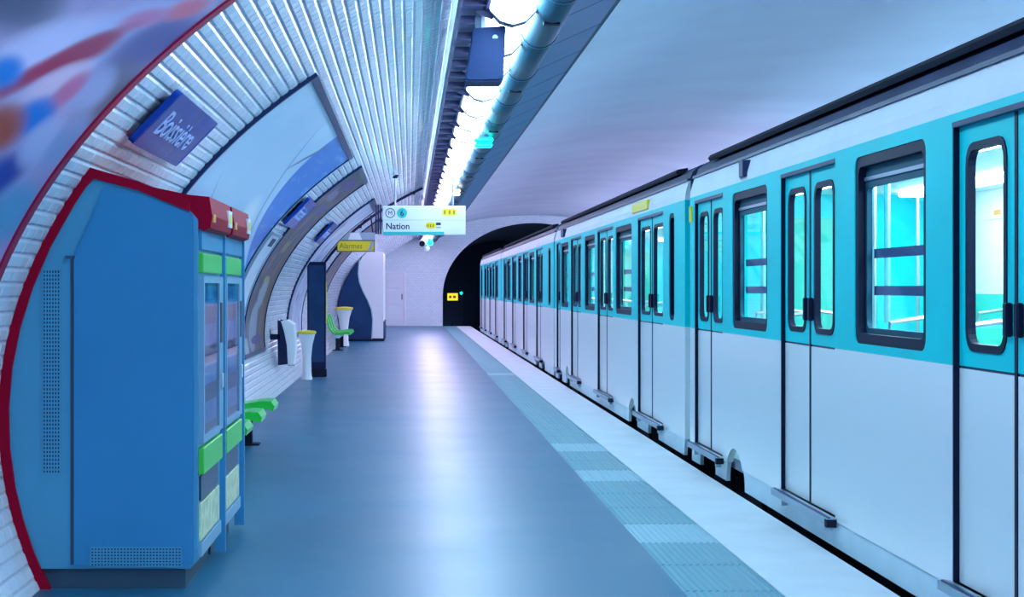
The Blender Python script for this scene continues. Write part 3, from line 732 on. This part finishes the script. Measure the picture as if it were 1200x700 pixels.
def bin_(label, x, y, h, r):
    th = thing('litter_bin', label, 'bin', (x, y, 0), 'white bins with yellow tops')
    MB().lathe([(r*.70, 0), (r*.68, .02), (r*.58, .12*h), (r*.55, .45*h), (r*.72, .72*h), (r*1.05, .93*h), (r*1.08, .95*h)], (x, y, 0), 20).build('body', 'white_paint', th, smooth=True)
    MB().lathe([(r*1.06, .93*h), (r*1.18, .945*h), (r*1.18, h*.99), (r*.9, h), (r*.3, h*1.01)], (x, y, 0), 20).build('yellow_lid', 'yellow', th, smooth=True)
bin_('white waisted bin with yellow lid left of the dark totem', -1.68, 27.9, .80, .13)
bin_('distant white bin with yellow lid above the far green seats', -1.70, 44.2, 1.0, .20)
tt = thing('totem', 'tall dark slab totem standing on the platform by the wall', 'totem', (-1.56, 28.8, 0))
MB().bbox(-1.725, -1.41, 28.75, 28.87, .13, 1.94, .008).build('slab', 'totem', tt)
MB().bbox(-1.715, -1.40, 28.74, 28.90, 0, .13, .006).build('base', 'dark', tt)
MB().box(-1.412, -1.40, 28.76, 28.86, .9, 1.6).build('side_strip', 'yellow', tt); MB().box(-1.70, -1.44, 28.742, 28.752, .25, 1.88).build('face_panel', 'navy', tt)

# navy and white wavy booth at Y = 48
bo = thing('booth', 'white booth with a navy wavy front panel before the end wall', 'booth', (-1.2, 48, 0))
bx0, bx1 = -1.98, -.74
MB().plate([(bx1, .05), (bx1, 2.50), (-.98, 2.56)]+[(wall_x(z)+.03, z) for z in (2.5, 2.3, 2.1, 1.9, 1.7, 1.5, 1.2, .9, .5, .2, .05)], [], lambda u, v, w_: (u, 48+w_, v), 3.5).build('body', 'white_paint', bo)
wave = [(wall_x(.06)+.03, .06), (-1.08, .06), (-1.06, .35), (-1.05, .62), (-1.09, .9), (-1.19, 1.15), (-1.32, 1.4), (-1.42, 1.65), (-1.46, 1.9), (-1.44, 2.15), (-1.40, 2.4), (-1.38, 2.42)]+[(wall_x(z)+.03, z) for z in (2.38, 2.2, 2.0, 1.7, 1.4, 1.1, .8, .4)]
MB().plate(wave, [], lambda u, v, w_: (u, 47.93+w_, v), .08).build('wavy_panel', 'navy', bo)
MB().plate([(u+.03, v) for u, v in wave[1:12]]+[(u, v) for u, v in reversed(wave[1:12])], [], lambda u, v, w_: (u, 47.91+w_, v), .1).build('wave_edge', 'bench_beam', bo)
MB().box(-1.80, bx1+.02, 47.95, 51.52, 0, .08).build('base', 'dark', bo)
MB().box(bx1-.01, bx1+.03, 48.1, 51.4, .08, .55).build('kick_plate', 'navy', bo)

# tunnel furniture
ts = thing('tunnel_sign', 'small yellow sign board in the tunnel mouth', 'sign', (1.75, 70, .9))
MB().bbox(1.55, 1.98, 70, 70.04, .98, 1.28, .006).build('board', 'sign_lit', ts); MB().tube([(1.76, 70.06, -1.1), (1.76, 70.06, 1.2)], .03).build('post', 'dark', ts)
for kk, (a, b) in enumerate(((1.62, 1.72), (1.78, 1.9))): MB().box(a, b, 69.99, 70.0, 1.08, 1.18).build('mark', 'alarm_ink', ts)
sg = thing('tunnel_signal', 'tiny green signal light in the tunnel', 'signal', (2.15, 71, 1.2))
MB().bbox(2.06, 2.24, 71, 71.12, .98, 1.42, .02).build('housing', 'dark', sg); MB().lathe([(.05, 0), (.05, .02)], (2.15, 70.98, 1.28), 12, 'y').build('lens', 'led_green', sg); MB().tube([(2.15, 71.06, -1.1), (2.15, 71.06, 1.0)], .03).build('post', 'dark', sg)

# ------------------------------------------------------------------ the train
TX, TW = 2.42, 2.40
ZS, ZB, ZT, ZR = .17, 1.155, 2.275, 2.44     # skirt top, band bottom, band top, cant top
def side(x): return lambda u, v, w_: (x+w_, u, v)
def car(label, y0, y1, doors, dw, windows, slots, notches, extras=(), fine=True):
    th = thing('metro_car', label, 'metro car', (TX+TW/2, (y0+y1)/2, -1.1), 'cars of the metro train')
    cuts = sorted([(c-w_/2, c+w_/2) for c, w_ in zip(doors, dw)])
    segs = []; a = y0
    for c, d in cuts: segs.append((a, c)); a = d
    segs.append((a, y1)); segs = [s for s in segs if s[1]-s[0] > .02]
    DT, DB = 2.225, .19
    for a, c in segs:
        low = [(a, ZS)]
        for n_ in sorted(notches):
            if a+.02 < n_-.31 and n_+.31 < c-.02:
                th0 = math.asin(.15/.28)
                low += [(n_-.36*math.cos(th0+(PI-2*th0)*i/8), .02+.28*math.sin(th0+(PI-2*th0)*i/8)) for i in range(9)]
        MB().plate(low+[(c, ZS), (c, ZB), (a, ZB)], [], side(TX), .05).build('lower_panel', 'train_white', th)
        holes = [w_ for w_ in windows+slots if a-.01 < w_[0] and w_[1] < c+.01]
        MB().plate(rect(a, c, ZB, DT), [rrect(h[0], h[1], 1.20, 2.205 if h in windows else 2.19, .07 if h in windows else .08) for h in holes], side(TX), .07).build('window_panel', 'train_teal', th)
        # sill line
    MB().plate(rect(y0, y1, DT, ZT), [], side(TX), .05).build('band_header', 'train_teal', th)
    for c, d in cuts: MB().plate(rect(c, d, ZS-.03, DB), [], side(TX+.004), .05).build('sill', 'train_white', th)
    # skirt with wheel notches
    ends = [y0+.05]+[e for n_ in sorted(notches) for e in (n_-.36, n_+.36)]+[y1-.05]
    arc = [(.36*(1-math.cos(q)), .02+.28*math.sin(q)) for q in (0, .18, .36, math.asin(.15/.28))]
    for a, c in zip(ends[0::2], ends[1::2]):
        lft = [(a+.05, .02)] if a == ends[0] else [(a-d_, z_) for d_, z_ in arc]
        rgt = [(c, .02), (c, .17)] if c == ends[-1] else [(c+d_, z_) for d_, z_ in arc]
        if a == ends[0]: lft.append((a, .17))
        MB().plate(rgt+lft[::-1], [], side(TX+.008), .03).build('skirt', 'skirt', th)
    for n_ in notches:
        MB().lathe([(.30, 0), (.44, .01), (.47, .05), (.47, .25), (.44, .29), (.30, .30)], (TX+.12, n_, -.30), 24, 'x').build('wheel', 'tyre', th, smooth=True)
    MB().box(TX+.16, TX+TW-.16, y0+.3, y1-.3, -.75, .0).build('underframe', 'dark', th)
    # cant panel, gutter, roof
    def lon(poly, nm, m, ya=y0, yb_=y1): return MB().plate(poly, [], lambda u, v, w_: (u, ya+w_, v), yb_-ya).build(nm, m, th)
    lon([(TX+.0, ZT), (TX+.005, ZT+.06), (TX+.035, ZR), (TX+.085, ZR), (TX+.06, ZT)], 'cant_panel', 'cant_white')
    lon([(TX+.02, ZR), (TX+.02, ZR+.022), (TX+.09, ZR+.03), (TX+.09, ZR)], 'gutter', 'gutter')
    rp = [(TX+.045, ZR+.02), (TX+.07, ZR+.085), (TX+.14, ZR+.14), (TX+.4, ZR+.24), (TX+.8, ZR+.30), (TX+1.2, ZR+.32)]
    rp = rp+[(2*TX+TW-x, z) for x, z in reversed(rp[:-1])]
    lon(rp, 'roof', 'roof')
    lon([(TX+.045, ZR+.10), (TX+.03, ZR+.125), (TX+.05, ZR+.15), (TX+.14, ZR+.165), (TX+.14, ZR+.13)], 'roof_rail', 'dark', y0+.7, y1-.7)
    # ends, far side, interior
    for ya in (y0, y1-.05):
        MB().plate([(TX+.05, .1), (TX+TW-.05, .1), (TX+TW-.05, ZR), (TX+TW-.3, ZR+.2), (TX+.3, ZR+.2), (TX+.05, ZR)], [rrect(TX+.8, TX+1.6, .2, 2.1, .1)], lambda u, v, w_: (u, ya+w_, v), .05).build('end_panel', 'train_teal', th)
        MB().box(TX+.78, TX+1.62, ya+.015, ya+.035, .18, 2.12).build('end_door', 'inside_green', th)
    fx = TX+TW
    MB().plate(rect(y0, y1, .05, 1.45), [], side(fx-.05), .05).build('far_lower_panel', 'train_white', th)
    MB().plate(rect(y0+.06, y1-.06, .25, 1.45), [], side(fx-.06), .01).build('far_lining', 'inside_green', th)
    MB().plate(rect(y0, y1, 1.45, ZR), [rrect(w_[0], w_[1], 1.5, 2.0, .06) for w_ in windows], side(fx-.06), .06).build('far_window_panel', 'inside_white', th)
    for w_ in windows:
        MB().box(fx-.035, fx-.03, w_[0]-.02, w_[1]+.02, 1.48, 2.02).build('far_reflection', 'inside_green', th)  # green reflected in the far windows, put in as coloured sheets
    MB().box(TX+.06, fx-.06, y0+.05, y1-.05, .12, .2).build('car_floor', 'inside_floor', th)
    lon([(TX+.09, 2.30), (fx-.09, 2.30), (fx-.09, 2.36), (TX+.09, 2.36)], 'car_ceiling', 'inside_white', y0+.05, y1-.05)
    for xx in (TX+.55, fx-.75):
        MB().bbox(xx, xx+.2, y0+.5, y1-.5, 2.255, 2.30, .01).build('ceiling_lamp', 'inside_lamp', th)
    # advert strip high on the far lining
    MB().box(fx-.075, fx-.06, y0+.3, y1-.3, 2.06, 2.16).build('route_strip', 'inside_white', th)
    for q in range(int((y1-y0-1)/.9)):
        yy = y0+.5+q*.9
        MB().box(fx-.08, fx-.074, yy, yy+.34, 2.085, 2.135).build('route_mark', 'bench_beam' if q % 3 else 'sign_teal', th)
        MB().box(fx-.08, fx-.074, yy+.45, yy+.6, 2.09, 2.13).build('route_mark', 'yellow' if q % 2 else 'orange', th)
    # seats by the windows, poles by the doors
    if fine:
        for w_ in windows:
            m_ = (w_[0]+w_[1])/2
            for xx in (TX+.12, fx-.62):
                for sgn in (-1, 1):
                    st = MB().bbox(xx, xx+.5, min(m_+sgn*.15, m_+sgn*.55), max(m_+sgn*.15, m_+sgn*.55), .55, .65, .02).build('seat', 'inside_green', th)
                    MB().bbox(xx, xx+.5, m_+sgn*.56-.03, m_+sgn*.56+.03, .6, 1.22, .02).build('backrest', 'inside_green', st)
                    MB().tube([(xx+.04, m_+sgn*.56, 1.2), (xx+.05, m_+sgn*.56, 1.31), (xx+.25, m_+sgn*.56, 1.34), (xx+.45, m_+sgn*.56, 1.31), (xx+.46, m_+sgn*.56, 1.2)], .016, 6).build('grab_rail', 'steel', st)
        for c in doors:
            for xx in (TX+.55, TX+1.85): MB().tube([(xx, c+.5, .2), (xx, c+.5, 2.3)], .018, 8).build('grab_pole', 'steel', th)
            MB().tube([(TX+.3, c-.7, 1.3), (TX+.3, c-.7, 2.1), (TX+.34, c-.66, 2.2), (TX+.6, c-.6, 2.25)], .018, 8).build('grab_pole', 'steel', th)
    # windows
    for w_ in windows:
        a, c = w_
        wn = MB().plate(rrect(a, c, 1.20, 2.205, .07), [rrect(a+.055, c-.055, 1.255, 2.15, .05)], side(TX+.006), .075).build('window', 'rubber', th)
        MB().plate(rrect(a+.05, c-.05, 1.25, 2.155, .05), [rrect(a+.085, c-.085, 1.285, 2.04, .04)], side(TX+.045), .025).build('window_frame', 'duct', wn)
        MB().box(TX+.055, TX+.06, a+.07, c-.07, 1.27, 2.05).build('pane', 'pane', wn)
        MB().box(TX+.035, TX+.05, a+.06, c-.06, 2.075, 2.095).build('hopper_bar', 'steel', wn)
        if fine:
            for zz in (1.46, 1.66): MB().box(TX+.09, TX+.10, a+.06, c-.06, zz, zz+.05).build('guard_bar', 'inside_navy', wn)
    for a, c in slots:
        sn = MB().plate(rrect(a, c, 1.20, 2.19, .08), [rrect(a+.04, c-.04, 1.24, 2.15, .06)], side(TX+.006), .07).build('slot_window', 'rubber', th)
        MB().box(TX+.04, TX+.045, a+.02, c-.02, 1.22, 2.17).build('pane', 'rubber', sn)
    # doors
    for cy, w_ in zip(doors, dw):
        a, c = cy-w_/2, cy+w_/2; rx = TX+.028
        for s0, s1, inner in ((a+.012, cy-.008, 1), (cy+.008, c-.012, 0)):
            ga, gc = s0+.11, s1-.11
            lf = MB().plate(rect(s0, s1, ZB-.0, DT-.01), [rrect(ga, gc, 1.235, 2.12, .085)], side(rx), .035).build('door_leaf', 'train_teal', th)
            MB().plate(rect(s0, s1, DB, ZB-.012), [], side(rx), .035).build('lower_leaf', 'train_white', lf)
            MB().box(rx+.006, rx+.03, s0, s1, ZB-.014, ZB+.012).build('leaf_trim', 'gutter', lf)
            MB().plate(rrect(ga-.012, gc+.012, 1.223, 2.132, .095), [rrect(ga+.022, gc-.022, 1.257, 2.098, .065)], side(rx-.006), .035).build('gasket', 'rubber', lf)
            MB().box(rx+.012, rx+.016, ga+.005, gc-.005, 1.24, 2.115).build('pane', 'pane', lf)
            hy = s1-.055 if inner else s0+.055
            lt = MB().bbox(rx-.03, rx, hy-.022, hy+.022, 1.30, 1.44, .006).build('latch', 'rubber', lf)
        for yy, hw_ in ((a, .006), (c, .013)): MB().box(TX+.002, TX+.06, yy-hw_, yy+hw_, DB, DT).build('door_jamb', 'rubber', th)
        MB().box(rx-.004, rx+.03, cy-.016, cy+.016, DB, DT-.01).build('door_seal', 'rubber', th)
        MB().box(TX-.002, TX+.06, a, c, DT-.012, DT+.012).build('door_head', 'gutter', th)
        st = MB().add([(TX-.055, a-.04, .15), (TX+.05, a-.04, .15), (TX+.05, a-.04, .19), (TX-.055, a-.04, .19), (TX-.055, c+.04, .15), (TX+.05, c+.04, .15), (TX+.05, c+.04, .19), (TX-.055, c+.04, .19)],
                      [(0, 1, 2, 3), (4, 7, 6, 5), (0, 4, 5, 1), (1, 5, 6, 2), (2, 6, 7, 3), (3, 7, 4, 0)]).build('step', 'step_metal', th)
        MB().box(TX-.058, TX+.0, a-.043, a+.01, .14, .185).build('step_end', 'dark', st)
        MB().box(TX-.045, TX-.03, a-.02, c+.02, .188, .196).build('tread_strip', 'gutter', st)
        for yy in (a+.15, c-.15): MB().box(TX-.03, TX+.05, yy-.02, yy+.02, .10, .152).build('step_bracket', 'skirt', st)
    return th

c1 = car('nearest teal and white metro car at the right edge', .15, 14.72, [3.4, 6.88, 10.42, 13.84], [1.42, 1.46, 1.42, 1.3],
         [(4.5, 5.75), (8.0, 9.28), (11.55, 12.8)], [], [1.6, 2.9, 12.72, 13.9])
c2 = car('second teal and white metro car behind the nearest one', 15.0, 28.4, [17.2, 21.15, 24.85, 27.75], [1.8, 1.66, 1.5, .7],
         [(18.6, 20.05), (22.3, 23.6), (26.0, 27.25)], [(15.6, 15.92)], [17.0, 18.55, 26.2, 27.5])
c3 = car('third metro car toward the tunnel', 28.65, 45.0, [31.85, 35.6, 39.5, 43.2], [1.6, 1.6, 1.6, 1.4],
         [(33.1, 34.5), (36.9, 38.1), (40.9, 42.4)], [(29.3, 29.8)], [31.0, 32.4, 42.2, 43.6], fine=False)
c4 = car('farthest metro car at the tunnel mouth', 45.3, 58.5, [47.5, 51.0, 54.5, 57.3], [1.6, 1.6, 1.6, 1.2],
         [(48.7, 49.9), (52.1, 53.5)], [], [47, 48.4, 56, 57.4], fine=False)
# fittings on the cant panels
def cant_box(par, y0, y1, z0, z1, nm, m, d=.03):
    MB().bbox(TX-d, TX+.05, y0, y1, z0, z1, .006).build(nm, m, par)
cant_box(c1, 12.25, 12.40, 2.30, 2.42, 'cant_vent', 'gutter'); cant_box(c1, 12.42, 12.46, 2.29, 2.43, 'cant_vent_rim', 'steel', .015)
cant_box(c2, 26.6, 27.0, 2.30, 2.42, 'cant_vent', 'gutter')
cant_box(c2, 17.3, 18.5, 2.30, 2.40, 'line_plate', 'yellow', .012)
cant_box(c1, 14.60, 14.66, 2.06, 2.2, 'marker_lamp', 'yellow', .02)
